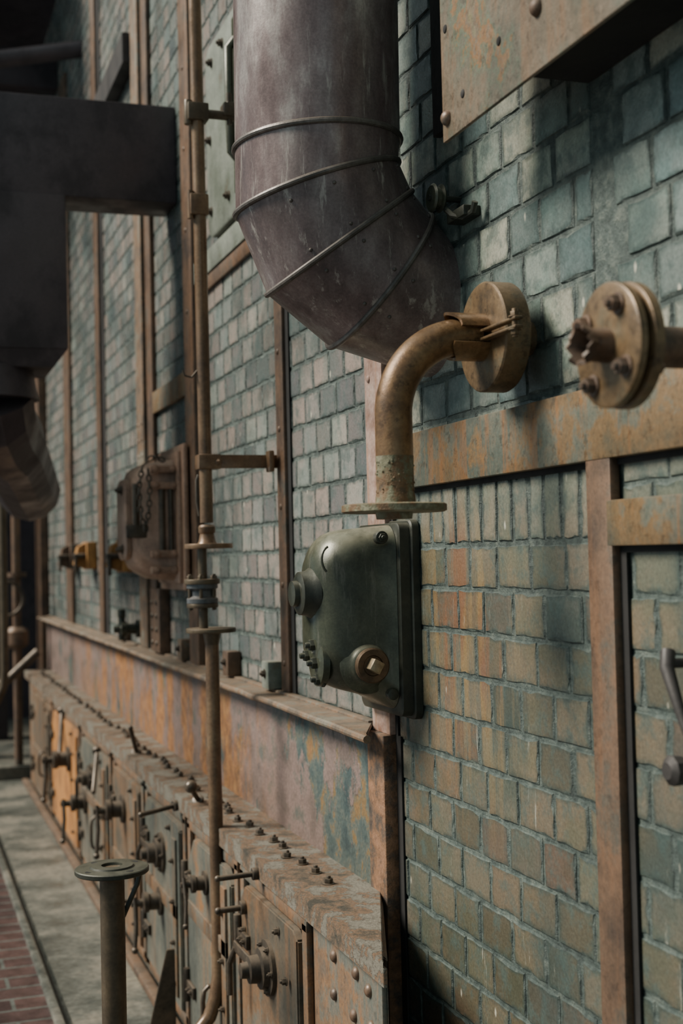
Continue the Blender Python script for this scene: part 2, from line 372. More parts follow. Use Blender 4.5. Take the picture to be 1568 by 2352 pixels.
# ------------------------------------------------------------------ steel frame on wall
def strap(lo,hi,mat,label,rivets=None,shade=None):
    root=thing('steel_strap',label,'steel strap',((lo[0]+hi[0])/2,(lo[1]+hi[1])/2,lo[2]),'steel straps on the brick wall')
    b=B(); b.box(lo,hi,.003); part(root,'flat_bar',b,mat)
    if shade:
        b=B(); b.box(shade[0],shade[1]); part(root,'shade_strip',b,M_nearblack)  # near-black strip paints the shadow line along the bar's edge
    if rivets:
        b=B(); b.sphere((0,0,0),.009,sc=(.6,1,1)); repeat(root,'rivet',b,mat,rivets)
    return root
x0=W-.018
g0=W-.004
strap((x0,1.742,0),(W,1.816,1.66),M_stripd,'brown vertical rusted steel strap on brickwork',shade=((g0,1.724,0),(W,1.742,1.504)))
strap((x0-.002,1.2,1.638),(W,2.71,1.752),M_strip,'wide horizontal steel strap with orange rust and green paint',shade=((g0,1.2,1.628),(W,2.71,1.638)))
strap((x0-.001,1.2,1.504),(W,1.755,1.574),M_strip,'short horizontal rusted steel strap joining a vertical one',shade=((g0,1.2,1.494),(W,1.724,1.504)))
strap((x0,2.71,1.10),(W,2.82,3.3),M_pink,'pinkish rust-stained vertical steel post on brickwork',[(x0,2.74+.05*(i%2),1.7+.2*i) for i in range(3)],shade=((g0,2.695,1.10),(W,2.71,3.3)))
strap((x0-.016,2.71,.0),(W,2.815,1.10),M_postlow,'heavily corroded vertical steel post beside the girder',shade=((g0,2.68,0),(W,2.71,1.10)))
strap((x0+.004,3.50,1.12),(W,3.575,2.43),M_stripd,'narrow brown vertical steel strap above the ledge',[(x0+.004,3.54,1.2+i*.22) for i in range(5)],shade=((g0,3.47,1.12),(W,3.50,2.43)))
strap((x0,3.47,2.482),(W,4.58,2.56),M_panel,'pale horizontal steel strap beneath a painted panel')
strap((x0+.005,3.47,2.43),(W,4.58,2.478),M_stripd,'dark brown horizontal steel angle under a pale strap')
strap((x0-.01,4.58,1.12),(W,4.73,4.0),M_stripd,'wide brown vertical steel strap on brickwork',[(x0-.01,4.66,2.4+i*.3) for i in range(5)])
strap((x0,4.73,2.11),(W,5.42,2.2),M_strip,'ochre horizontal steel strap between two vertical straps')
strap((x0,5.42,1.12),(W,5.54,4.4),M_stripd,'brown vertical steel strap with riveted splice')
strap((x0-.01,5.58,1.12),(W,5.75,4.4),M_ledge,'tall ochre vertical steel strap with riveted splice',[(x0-.01,5.62+.08*(i%2),1.95+.07*(i//2)) for i in range(6)])
strap((x0,6.88,1.12),(W,7.03,4.6),M_stripd,'thin dark vertical steel strap on brickwork',shade=((g0,6.8,1.12),(W,6.88,4.6)))
strap((x0,8.15,1.12),(W,8.45,4.55),M_stripd,'dark vertical steel strap near the wall end')
strap((x0-.04,9.6,.09),(W,9.95,5.2),M_stripd,'rusty steel corner column at the wall end')
strap((x0,2.27,2.33),(W,2.385,3.3),M_black,'black vertical strip beside the cover box')  # near-black strip upright against the wall

# ------------------------------------------------------------------ girder
g=thing('steel_girder','long rusted steel girder with peeling pink and teal paint','steel girder',(1.0,5.5,0))
b=B(); b.box((1.015,2.82,.745),(W,9.5,1.10),.002); part(g,'web',b,M_web)
b=B(); b.prism([(.955,2.66,1.105),(1.028,2.825,1.105),(W,2.825,1.105),(W,9.5,1.105),(.955,9.5,1.105)],(0,0,.009),.002)
pts=[(.955+random.uniform(-.0015,.0015),2.66+i*.12,1.104+random.uniform(-.0025,.0025)) for i in range(58)]
b.tube(pts,.009,10); b.box((1.02,2.83,1.11),(W,9.5,1.12),.003); part(g,'top_ledge',b,M_ledge)
b=B(); b.prism([(.842,2.285,.735),(1.03,2.80,.735),(1.03,9.4,.735),(.842,9.4,.735)],(0,0,.014),.002)
b.prism([(.842,2.285,.70),(.85,2.285,.70),(.85,9.4,.70),(.842,9.4,.70)],(0,0,.036),.001)
part(g,'bottom_flange',b,M_flange)
rb=random.Random(5)
b=B(); b.hexnut((0,0,0),(0,0,1),.011,.013)
L=[(.925+rb.uniform(-.012,.012),2.86+i*.1+rb.uniform(-.02,.02),.7492) for i in range(63)]
repeat(g,'bolt',b,M_iron,L,rots=[(rb.uniform(-.1,.1),rb.uniform(-.1,.1),rb.random()) for i in L])
cs=thing('furnace_casing','rusted orange and grey steel furnace casing','furnace casing',(.95,5.5,0))
b=B(); b.prism([(.869,2.335,0),(1.04,2.82,0),(1.04,9.3,0),(.869,9.3,0)],(0,0,.734),.002); part(cs,'casing_plate',b,M_case)
rs=thing('splice_plate','rusted splice plate with two columns of domed rivets','steel plate',(.86,2.55,0))
b=B(); b.box((.858,2.34,.0),(.8688,2.60,.70),.002); b.box((.862,2.60,0),(.8688,2.78,.70),.002); part(rs,'plate',b,M_case)
b=B(); b.sphere((0,0,0),.0135,sc=(.8,1,1)); rq=random.Random(9)
repeat(rs,'rivet',b,M_stripd,[(.858,2.41+.08*(i%2)+rq.uniform(-.012,.012),.66-.07*(i//2)+rq.uniform(-.012,.012)) for i in range(12)]+[(.862,2.64+rq.uniform(-.01,.01),.66-.08*i) for i in range(6)])
b=B(); b.box((.80,2.3,0),(.8395,9.2,.03),.006); single('base_angle',b,M_stripd,'long rusted steel angle along the casing foot','steel angle')

def door(y0,y1,mat,label,z0=.06,z1=.66,seed=0,hub=True,handle=True,bar=True):
    rr=random.Random(seed)
    yc=(y0+y1)/2; xf=.842
    root=thing('furnace_door',label,'furnace door',(.855,yc,z0),'furnace doors along the casing')
    b=B()
    for lo,hi in (((.853,y0-.035,z0-.03),(.8685,y0,z1+.02)),((.853,y1,z0-.03),(.8685,y1+.035,z1+.02)),((.853,y0-.035,z1),(.8685,y1+.035,z1+.028)),((.853,y0-.035,z0-.04),(.8685,y1+.035,z0))): b.box(lo,hi,.003)
    part(root,'door_frame',b,M_case)
    b=B(); c=rr.uniform(.04,.1)
    b.prism([(xf,y0+.006,z0+.006),(xf,y1-.006,z0+.006),(xf,y1-.006,z1-.006-c),(xf,y1-.006-c,z1-.006),(xf,y0+.006+c*.6,z1-.006),(xf,y0+.006,z1-.006-c*.4)],(.022,0,0),.004)
    part(root,'door_plate',b,mat)
    if bar:
        zz=z0+rr.uniform(.2,.36)
        b=B(); b.box((xf-.008,y0+.04,z0+.04),(xf+.002,y0+.09,z1-.06),.002); b.box((xf-.008,y0+.04,zz),(xf+.002,y1-.04,zz+.045),.002); part(root,'stiffener_bar',b,M_grey2)
    b=B(); b.cyl((0,0,-.05),(0,0,.05),.011,.002,14); b.box((-.004,-.10,-.018),(.008,0,.018),.003); b.hexnut((-.004,-.05,0),(-1,0,0),.007,.008); b.hexnut((-.004,-.08,0),(-1,0,0),.007,.008)
    repeat(root,'hinge',b,M_iron,[(xf-.008,y1-.005,z0+.13),(xf-.008,y1-.005,z1-.14)])
    if handle:
        b=B(); yh=y0+.16; zh=rr.uniform(.1,.2); hp=[(xf,yh,.0),(xf-.03,yh,.0),(xf-.042,yh,.012),(xf-.046,yh,.04),(xf-.046,yh,.10),(xf-.042,yh,.128),(xf-.03,yh,.14),(xf,yh,.14)]
        b.tube([(x,y,z+z0+zh) for x,y,z in hp],.007,10); b.cyl((xf+.002,yh,z0+zh),(xf-.006,yh,z0+zh),.016,.002,16); b.cyl((xf+.002,yh,z0+zh+.14),(xf-.006,yh,z0+zh+.14),.016,.002,16)
        part(root,'handle',b,M_iron)
    if hub:
        b=B(); yb=yc-.02; zb=z0+.45
        b.lathe((xf,yb,zb),(-1,0,0),[(0,.066),(.010,.066),(.012,.05),(.026,.048),(.029,.034),(.052,.032),(.055,.02),(.072,.018),(.074,.01)],28)
        for k in range(6):
            a=k*PI/3; b.hexnut((xf-.011,yb+.057*math.cos(a),zb+.057*math.sin(a)),(-1,0,0),.006,.008)
        part(root,'latch_hub',b,M_iron)
        b=B(); b.box((xf-.04,yb-.012,zb-.01),(xf-.032,yb+.20,zb+.016),.003); b.tube([(xf-.036,yb+.19,zb),(xf-.05,yb+.2,zb-.04),(xf-.05,yb+.2,zb-.12)],.008,10); part(root,'latch_arm',b,M_iron)
    b=B(); b.hexnut((0,0,0),(-1,0,0),.008,.011)
    repeat(root,'bolt',b,M_iron,[(xf-.008,y0+.065,z0+.08+.13*i) for i in range(4)]+[(xf-.001,y1-.05,z1-.12),(xf-.001,y0+.15,z1-.04)])
    return root
door(2.84,3.36,M_grey2,'brown rusted furnace door with round hub latch and loop handle',seed=1,bar=False)
door(3.46,4.02,M_grey,'grey furnace door plate with rust streaks and bolts',seed=2,hub=False)
door(4.13,4.75,M_grey,'weathered grey furnace door with hub latch',seed=3,handle=False)
door(4.87,5.5,M_grey2,'brown furnace door with bolts and hinges',seed=4,hub=False)
door(5.65,6.5,M_grey,'pale rust-streaked furnace door with loop handle',seed=5)
door(6.65,7.7,M_orange,'bright orange rusted furnace door',seed=6,hub=False,handle=False,bar=False)
door(7.85,8.8,M_grey2,'rusted brown furnace door near the far end',seed=7,hub=False)

def rod(p0,p1,r,label,ball=None):
    root=thing('control_lever',label,'lever',p0,'small iron levers on the furnace casing')
    b=B(); b.tube([p0,(Vector(p0)+Vector(p1))/2,p1],r,12); b.cyl(p0,Vector(p0)+(Vector(p1)-Vector(p0)).normalized()*.015,r*2.2,.002,16); part(root,'rod',b,M_iron)
    b=B(); b.sphere(ball or p1,.02 if ball else r*1.15); part(root,'knob',b,M_iron)
rod((.842,3.17,.715),(.74,3.17,.712),.007,'thin iron rod sticking out beneath the flange')
rod((.842,3.3,.60),(.77,3.3,.598),.008,'short iron pin on the furnace casing')
rod((.842,4.15,.715),(.72,4.12,.70),.008,'iron rod sticking out beneath the girder flange')
rod((.88,4.0,.749),(.845,3.95,.80),.008,'short iron lever with a round ball knob',(.845,3.95,.805))
rod((.88,5.1,.749),(.84,5.0,.86),.009,'upright iron lever standing on the girder flange')
rod((.842,5.9,.66),(.80,5.75,.5),.010,'slanting iron lever against the casing')
rod((.842,7.2,.70),(.80,7.0,.45),.012,'long slanting iron lever across the orange door')
for (y,z,s,lb) in ((3.75,.56,.7,'small dark iron valve spindle on the casing'),(4.45,.34,.95,'dark iron valve spindle on the casing'),(5.2,.52,1.1,'iron valve spindle with crank handle'),(6.3,.36,1.1,'rusty valve with crank beside the orange door'),(6.9,.48,1.3,'rusty valve with crank on the orange door')):
    root=thing('spindle_valve',lb,'valve',(.84,y,z),'spindle valves along the casing')
    b=B(); b.lathe((.843,y,z),(-1,0,0),[(0,.05*s),(.012*s,.05*s),(.014*s,.03*s),(.045*s,.028*s),(.05*s,.036*s),(.066*s,.036*s),(.07*s,.014*s),(.11*s,.012*s)],24); part(root,'valve_body',b,M_iron)
    b=B(); b.tube([(.845-.10*s,y,z+.02),(.845-.10*s,y-.03,z-.06*s),(.845-.11*s,y-.05,z-.15*s)],.008*s,10); b.sphere((.845-.11*s,y-.05,z-.15*s),.012*s); part(root,'crank',b,M_iron)
b=B(); b.prism([(.70,4.02,.0),(.80,4.02,.0),(.80,4.02,.30),(.775,4.02,.30)],(0,.012,0),.002); single('gusset_bracket',b,M_iron,'dark triangular steel gusset standing against the casing','bracket')

for (y,mt) in ((3.64,M_panel),(4.119,M_stripd),(4.84,M_ledge),(6.2,M_stripd)):
    root=thing('ledge_lug','small square bolted steel lug on the ledge','lug',(1.02,y,1.12),'steel lugs on the girder ledge')
    b=B(); b.box((1.0,y-.035,1.121),(W,y+.035,1.20),.004); part(root,'lug_block',b,mt)
    b=B(); b.hexnut((1.0,y,1.165),(-1,0,0),.01,.01); part(root,'bolt',b,M_iron)

# ------------------------------------------------------------------ big ventilation duct
YD=2.47; r=.166
root=thing('ventilation_duct','large purple-brown sheet steel duct elbowing into the brick wall','duct',(.815,YD,1.9))
secs=[((.822,3.35),0,r),((.812,2.322),math.radians(3),r),((.809,2.234),math.radians(18),.172),((.853,2.128),math.radians(36),.179),((.937,2.055),math.radians(54),.166)]
SEG=72
def ring(c,t,a,rr=r,k=1.0):
    return [Vector((min(c[0]+k*a*math.cos(u)*math.cos(t),W-.006),YD+k*rr*math.sin(u),c[1]+k*a*math.cos(u)*math.sin(t))) for u in [2*PI*i/SEG for i in range(SEG)]]
rings=[ring(*s_) for s_ in secs]
last=[Vector((W+.002,YD+.158*math.sin(u),2.012+.15*math.cos(u))) for u in [2*PI*i/SEG for i in range(SEG)]]
rings.append(last)
for i in range(len(rings)-1):
    b=B(); b.loft([rings[i],rings[i+1]],False,False); part(root,'duct_section',b,M_duct,ang=30)
for i in range(1,5):
    b=B(); c,t,a=secs[i]; b.tube(ring(c,t,a+.001,r+.001),.0062,10,closed=True); part(root,'seam_bead',b,M_bead)
b=B(); b.sphere((0,0,0),.0038)
L=[]
for i in (2,3,4):
    for q in (46,52,58,64,70):
        L.append(rings[i][q].lerp(rings[i+1][q],.2)); 
        if i<4: L.append(rings[i][q].lerp(rings[i+1][q],.86))
repeat(root,'rivet',b,M_bead,L)

root=thing('wall_pulley','small corroded pulley wheel and hook on the brickwork','pulley',(1.0,2.36,2.15))
b=B(); b.lathe((.985,2.305,2.185),(1,0,0),[(0,.024),(.004,.028),(.008,.021),(.016,.021),(.02,.028),(.024,.024)],24); part(root,'wheel',b,M_green)
b=B(); b.cyl((.98,2.305,2.185),(W+.002,2.305,2.185),.006); b.tube([(1.01,2.29,2.16),(1.01,2.26,2.14),(1.02,2.23,2.13),(1.025,2.20,2.135),(1.025,2.19,2.15)],.006,8); b.box((1.01,2.21,2.13),(W+.002,2.29,2.15),.003); part(root,'hook_bracket',b,M_greendk)

# ------------------------------------------------------------------ rusty elbow pipe
YE=2.03
root=thing('elbow_pipe','ochre rusted elbow pipe hanging from a thick wall disc','pipe',(.79,YE,1.57))
def arcpts(cx,cz,R,a0,a1,n,y=YE): return [(cx+R*math.cos(a0+(a1-a0)*i/n),y,cz+R*math.sin(a0+(a1-a0)*i/n)) for i in range(n+1)]
R=.135; cx=.790+R; cz=1.867-R
pts=[(.79,YE,1.66),(.79,YE,1.70)]+arcpts(cx,cz,R,PI,PI/2,20)+[(.945,YE,1.867)]
b=B(); b.tube(pts,.0315,36); part(root,'bend',b,M_elbow)
b=B(); b.lathe((.79,YE,1.583),(0,0,1),[(0,.034),(.012,.0335),(.022,.0305),(.034,.032),(.05,.0315),(.08,.0318)],36)
for k in range(120):
    a=random.uniform(0,2*PI); z=1.59+random.random()**1.4*.068
    b.sphere((.79+.0308*math.cos(a),YE+.0308*math.sin(a),z),random.uniform(.0016,.003),seg=6)
part(root,'corroded_neck',b,M_elbowlow)
b=B(); b.lathe((.787,YE,1.569),(0,0,1),[(0,.03),(0,.084),(.002,.088),(.012,.088),(.014,.084),(.014,.03)],48)
b.lathe((.787,YE,1.558),(0,0,1),[(0,.03),(.012,.032)],24); part(root,'bottom_flange',b,M_elbowlow)
b=B(); b.lathe((.955,YE,1.868),(1,0,0),[(0,.035),(0,.088),(.001,.092),(.004,.0945),(.044,.0945),(.048,.092),(.049,.088),(.049,.03)],56); part(root,'wall_disc',b,M_disc)
b=B(); b.cyl((.99,YE,1.868),(W+.002,YE,1.868),.03); part(root,'wall_stub',b,M_disc)
b=B(); secn=[]
for i in range(33):
    a=math.radians(200+320*i/32)
    xs=.896+.008*math.sin(a*3)
    secn.append([Vector((xs,YE+.041*math.cos(a),1.867+.041*math.sin(a))),Vector((.957,YE+.041*math.cos(a),1.867+.041*math.sin(a))),Vector((.957,YE+.036*math.cos(a),1.867+.036*math.sin(a))),Vector((xs,YE+.036*math.cos(a),1.867+.036*math.sin(a)))])
b.loft(secn); part(root,'split_sleeve',b,M_elbow)
b=B(); b.box((.934,1.86,1.869),(.95,1.992,1.874),.002); b.box((.934,1.86,1.855),(.95,1.992,1.860),.002)
b.cyl((.942,1.875,1.842),(.942,1.875,1.888),.005,.001,12); b.hexnut((.942,1.875,1.874),(0,0,1),.008,.009); b.hexnut((.942,1.875,1.855),(0,0,-1),.008,.009)
part(root,'clamp_ear',b,M_disc)

# ------------------------------------------------------------------ bolted flange
YF=1.40; ZF=1.749
root=thing('bolted_flange','ochre rusted double pipe flange with bolts and open stub','pipe flange',(.86,YF,ZF))
b=B(); b.lathe((.826,YF,ZF),(1,0,0),[(0,.02),(0,.074),(.002,.077),(.011,.077),(.013,.074),(.013,.02)],56); part(root,'front_disc',b,M_disc)
b=B(); b.lathe((.846,YF,ZF),(1,0,0),[(0,.02),(0,.074),(.002,.078),(.014,.078),(.016,.074),(.016,.02)],56); part(root,'rear_disc',b,M_disc)
b=B(); b.cyl((.838,YF,ZF),(.848,YF,ZF),.055,seg=40); part(root,'gasket',b,M_nearblack)
b=B(); b.cyl((.86,YF,ZF),(W+.002,YF,ZF),.026,seg=36); part(root,'pipe',b,M_stripd)
b=B(); ra=random.Random(3); secn=[]
rag=[ra.uniform(-.006,.006) for _ in range(24)]
for i in range(25):
    a=2*PI*i/24; e=.788+rag[i%24]; f1=.002*math.cos(6*a)
    ca,sa=math.cos(a),math.sin(a)
    secn.append([Vector((.828,YF+.022*ca,ZF+.022*sa)),Vector((.805,YF+.0205*ca,ZF+.0205*sa)),Vector((e,YF+(.026+f1)*ca,ZF+(.026+f1)*sa)),Vector((e,YF+(.021+f1)*ca,ZF+(.021+f1)*sa)),Vector((.806,YF+.016*ca,ZF+.016*sa)),Vector((.828,YF+.016*ca,ZF+.016*sa))])
b.loft(secn,False,False); b.cyl((.815,YF,ZF),(.82,YF,ZF),.017,seg=16,mi=1); part(root,'broken_stub',b,[M_stripd,M_nearblack],ang=30)
b=B(); b.hexnut((0,0,0),(-1,0,0),.0105,.013); b.hexnut((.036,0,0),(1,0,0),.010,.010); b.cyl((0,0,0),(.04,0,0),.006,seg=12)
repeat(root,'bolt',b,M_stripd,[(.826,YF+.056*math.cos(a),ZF+.056*math.sin(a)) for a in [math.radians(35+90*k) for k in range(4)]])

# ------------------------------------------------------------------ green cast box
root=thing('switch_housing','olive green cast iron housing below the elbow pipe','switch box',(.93,2.66,1.17))
def rrect(x,y0,y1,z0,z1,rad,n=8):
    P=[]
    for (cy,cz,a0) in ((y1-rad,z1-rad,0),(y0+rad,z1-rad,PI/2),(y0+rad,z0+rad,PI),(y1-rad,z0+rad,1.5*PI)):
        for i in range(n+1):
            a=a0+PI/2*i/n; P.append(Vector((x,cy+rad*math.cos(a),cz+rad*math.sin(a))))
    return P
b=B()
prof=[(1.0,2.574,2.80,1.170,1.562,.05),(.98,2.580,2.79,1.182,1.560,.055),(.955,2.584,2.78,1.196,1.558,.06),(.92,2.587,2.775,1.206,1.556,.068),(.895,2.591,2.772,1.213,1.552,.074),(.875,2.597,2.768,1.222,1.545,.077),(.86,2.606,2.762,1.233,1.534,.077),(.849,2.618,2.754,1.247,1.519,.068),(.841,2.634,2.742,1.265,1.50,.054),(.838,2.65,2.725,1.29,1.475,.037)]
b.loft([rrect(*p) for p in prof],cap0=False)
part(root,'housing_body',b,M_green,ang=70)
b=B()
b.loft([rrect(W,2.555,2.70,1.15,1.572,.02),rrect(1.03,2.555,2.70,1.15,1.572,.02),rrect(1.027,2.558,2.70,1.153,1.569,.02)]); 
b.loft([rrect(1.028,2.562,2.82,1.157,1.566,.02),rrect(1.004,2.562,2.82,1.157,1.566,.02),rrect(1.001,2.566,2.816,1.161,1.562,.02)])
part(root,'mounting_plate',b,M_greendk)
b=B(); b.lathe((.848,2.675,1.42),(-1,0,0),[(0,.058),(.01,.054),(.018,.048),(.034,.046),(.038,.038),(.039,.032),(.039,.028),(.05,.027),(.052,.018)],36); part(root,'front_boss',b,M_greendk)
b=B(); b.lathe((.939,2.600,1.268),(0,-1,0),[(0,.062),(.004,.058),(.010,.047),(.018,.041),(.022,.038),(.024,.034)],40); part(root,'plug_seat',b,M_green)
b=B(); b.lathe((.939,2.578,1.268),(0,-1,0),[(0,.036),(.003,.037),(.012,.037),(.015,.034),(.015,.022),(.012,.02)],40); part(root,'plug_ring',b,M_brass)
b=B(); b.box((-.0125,-.018,-.0125),(.0125,.018,.0125),.002); 
b.bm.transform(Matrix.Translation((.939,2.556,1.268))@Matrix.Rotation(math.radians(30),4,'Y')); part(root,'square_bolt',b,M_bright)
b=B(); b.hexnut((0,0,0),(-1,0,0),.013,.02)
repeat(root,'terminal_screw',b,M_greendk,[(.850,2.66,1.31),(.852,2.655,1.272),(.858,2.65,1.238),(.850,2.70,1.285)])
b=B(); b.lathe((.86,2.665,1.275),(-1,0,0),[(0,.055),(.014,.053),(.018,.04)],28); part(root,'terminal_pad',b,M_green)
b=B(); b.cyl((.965,2.584,1.535),(.965,2.562,1.535),.014,.002,18); b.hexnut((.965,2.567,1.535),(0,-1,0),.009,.01); part(root,'corner_bolt',b,M_greendk)
b=B(); b.cyl((.985,2.59,1.205),(.985,2.57,1.205),.012,.002,18); part(root,'lower_bolt',b,M_greendk)
b=B(); b.tube([(.866+.022*math.cos(t),2.603+.004*math.sin(t),1.49+.03*math.sin(t)) for t in [PI*.6+PI*.7*i/8 for i in range(9)]],.0028,8); part(root,'cast_ridge',b,M_green)

# ------------------------------------------------------------------ tall thin pipe
YV=3.60
root=thing('riser_pipe','tall thin brown pipe with flanges and a bend at the bottom','pipe',(.832,YV,.2))
b=B(); b.tube([(.823,YV,3.6),(.826,YV,2.9),(.828,YV,2.3),(.83,YV,1.60)],.0185,24); part(root,'upper_pipe',b,M_vpipe)
b=B(); b.lathe((.83,YV,1.538),(0,0,1),[(0,.03),(.01,.024),(.03,.02),(.036,.024),(.05,.024),(.056,.019)],28); b.cyl((.834,YV,1.527),(.834,YV,1.541),.068,.002,44); part(root,'upper_flange',b,M_vpipe)
b=B(); b.cyl((.815,YV,1.30),(.815,YV,1.53),.013,seg=20); part(root,'thin_pipe',b,M_vpipelow)
b=B(); b.cyl((.813,YV,1.428),(.813,YV,1.442),.050,.002,36); b.cyl((.813,YV,1.362),(.813,YV,1.374),.044,.002,36)
for k in range(6):
    a=k*PI/3+.2; b.hexnut((.813+.038*math.cos(a),YV+.038*math.sin(a),1.441),(0,0,1),.008,.010)
    b.cyl((.813+.038*math.cos(a),YV+.038*math.sin(a),1.355),(.813+.038*math.cos(a),YV+.038*math.sin(a),1.44),.0045,seg=8)
part(root,'bolted_coupling',b,M_vpipelow)
b=B(); b.lathe((.813,YV,1.375),(0,0,1),[(0,.044),(.012,.044),(.02,.034),(.034,.034),(.042,.044),(.053,.044)],36); part(root,'insulator_ring',b,M_porc)
b=B(); b.cyl((.836,YV,1.292),(.836,YV,1.304),.070,.002,44); b.lathe((.838,YV,1.25),(0,0,1),[(0,.018),(.02,.022),(.042,.026)],28); part(root,'lower_flange',b,M_vpipelow)
b=B(); b.tube([(.838,YV,1.28),(.838,YV,.9),(.84,YV,.6),(.84,YV,.40),(.838,YV-.002,.34),(.828,YV-.004,.28),(.808,YV-.006,.23),(.775,YV-.008,.195),(.73,YV-.01,.18),(.66,YV-.01,.178)],.0195,24); part(root,'lower_pipe',b,M_vpipe)
b=B(); b.box((.797,YV-.022,2.47),(.85,YV+.022,2.53),.004); b.cyl((.80,YV-.005,2.46),(.80,YV-.005,2.54),.009,seg=12); part(root,'pipe_clip',b,M_vpipe)
b=B(); b.tube([(.812,YV+.01,1.62),(.806,YV+.01,1.66),(.806,YV+.01,1.72),(.812,YV+.01,1.735)],.005,8); part(root,'bypass_tube',b,M_iron)
b=B(); b.tube([(.812,YV,2.03),(.795,YV,2.01),(.775,YV,2.015),(.77,YV,2.03)],.003,8); part(root,'small_hook',b,M_iron)
root=thing('pipe_bracket','flat brown steel bracket holding the thin pipe to the wall','bracket',(.95,YV,1.75),'brackets holding the thin pipe')
b=B(); b.box((.86,YV-.024,1.752),(W,YV-.018,1.79),.001); b.box((W-.045,YV-.06,1.74),(W-.03,YV-.02,1.80),.003); part(root,'flat_arm',b,M_vpipe)
b=B(); b.box((.805,YV-.026,1.750),(.87,YV+.026,1.792),.004); b.hexnut((.862,YV-.026,1.771),(0,-1,0),.008,.008); part(root,'clamp',b,M_vpipe)
root=thing('pipe_bracket','dark bolted bracket arm holding the thin pipe to the panel','bracket',(.93,YV,2.73),'brackets holding the thin pipe')
b=B(); b.cyl((.845,YV,2.765),(.93,YV,2.765),.013,seg=20); b.box((.90,YV-.02,2.76),(.95,YV+.03,2.80),.004); b.cyl((.92,YV,2.74),(.92,YV,2.83),.008,seg=12); b.hexnut((.92,YV,2.79),(0,0,1),.014,.014); b.box((.925,YV-.012,2.755),(W,YV+.02,2.775),.003); part(root,'arm',b,M_vpipelow)
b=B(); b.cyl((.80,YV,2.73),(.80,YV,2.80),.012,.002,16); b.box((.795,YV-.025,2.74),(.855,YV+.025,2.79),.004); part(root,'clamp',b,M_vpipelow)

# ------------------------------------------------------------------ pale panel
root=thing('access_panel','grey-green painted steel access panel with rounded corners','access panel',(1.0,4.0,2.58))
b=B(); b.loft([rrect(W,3.64,4.30,2.575,3.22,.06),rrect(1.02,3.64,4.30,2.575,3.22,.06),rrect(1.016,3.646,4.294,2.581,3.214,.056)]); part(root,'panel_plate',b,M_panel)
b=B(); b.box((1.002,3.80,2.62),(1.018,3.88,3.17),.006); b.tube([(1.005,3.84,2.72),(.985,3.84,2.74),(.982,3.84,2.85),(.982,3.84,3.06),(1.005,3.84,3.09)],.014,12); part(root,'handle_bar',b,M_green)
b=B(); b.hexnut((0,0,0),(-1,0,0),.012,.014); repeat(root,'bolt',b,M_iron,[(1.016,4.24,2.66),(1.016,4.24,2.9),(1.016,4.2,3.15),(1.016,4.0,2.65),(1.016,4.05,3.16)])

# ------------------------------------------------------------------ brown valve housing with chain
root=thing('valve_housing','brown cast iron valve housing with round door and chain','valve box',(.93,4.9,1.39))
b=B(); b.box((.99,4.66,1.385),(1.01,5.12,1.92),.006); b.box((1.01,4.74,1.385),(W,5.12,1.92),.006); b.box((.975,4.69,1.41),(.992,5.09,1.895),.006); part(root,'back_plate',b,M_valve)
b=B(); b.loft([rrect(.98,4.74,5.05,1.42,1.87,.05),rrect(.93,4.75,5.04,1.425,1.865,.05),rrect(.90,4.76,5.03,1.43,1.86,.06),rrect(.86,4.77,5.02,1.45,1.85,.07),rrect(.83,4.79,5.0,1.47,1.83,.08),rrect(.815,4.82,4.97,1.50,1.80,.07)],cap0=False); part(root,'housing_body',b,M_valve,ang=50)
b=B(); b.box((0,-.018,-.013),(.105,.018,.013),.004); b.hexnut((.02,-.018,0),(0,-1,0),.011,.012); b.hexnut((.085,-.018,0),(0,-1,0),.011,.012)
repeat(root,'clamp_lug',b,M_valve,[(.882,4.738,z) for z in (1.46,1.52,1.77,1.83)])
b=B(); b.cyl((.925,4.735,1.53),(.925,4.735,1.77),.012,seg=16); b.cyl((.958,4.735,1.53),(.958,4.735,1.77),.010,seg=16); part(root,'tie_rod',b,M_iron)
b=B(); b.loft([rrect(.822,4.80,4.99,1.50,1.80,.05),rrect(.806,4.80,4.99,1.50,1.80,.05),rrect(.80,4.81,4.98,1.51,1.79,.045)]); part(root,'raised_door',b,M_valve)
b=B(); b.hexnut((0,0,0),(-1,0,0),.014,.018)
repeat(root,'cover_bolt',b,M_iron,[(.80,4.86,1.76),(.80,4.86,1.54)])
b=B(); b.cyl((.835,4.775,1.60),(.835,4.775,1.78),.011,.002,14); b.cyl((.835,4.775,1.62),(.80,4.775,1.62),.01,seg=12); b.box((.80,4.765,1.58),(.875,4.785,1.63),.004); part(root,'hinge_pin',b,M_iron)
b=B()
path=[(.93,4.70,1.86),(.89,4.70,1.875),(.85,4.70,1.84),(.835,4.70,1.76),(.84,4.70,1.67),(.855,4.70,1.60),(.87,4.70,1.67),(.875,4.70,1.76),(.87,4.70,1.83)]
def chain(bb,path,step=.022,rl=.0135,rw=.0034):
    tot=[];
    for i in range(len(path)-1):
        a=Vector(path[i]);c_=Vector(path[i+1]);n_=max(1,round((c_-a).length/step))
        for k in range(n_): tot.append((a.lerp(c_,(k+.5)/n_),(c_-a).normalized()))
    for i,(p,d) in enumerate(tot):
        u,v,_=basis(d); w=u if i%2 else v
        bb.tube([p+d*rl*math.cos(t)+w*rl*.6*math.sin(t) for t in [2*PI*k/10 for k in range(10)]],rw,6,closed=True)
chain(b,path); part(root,'chain',b,M_iron)

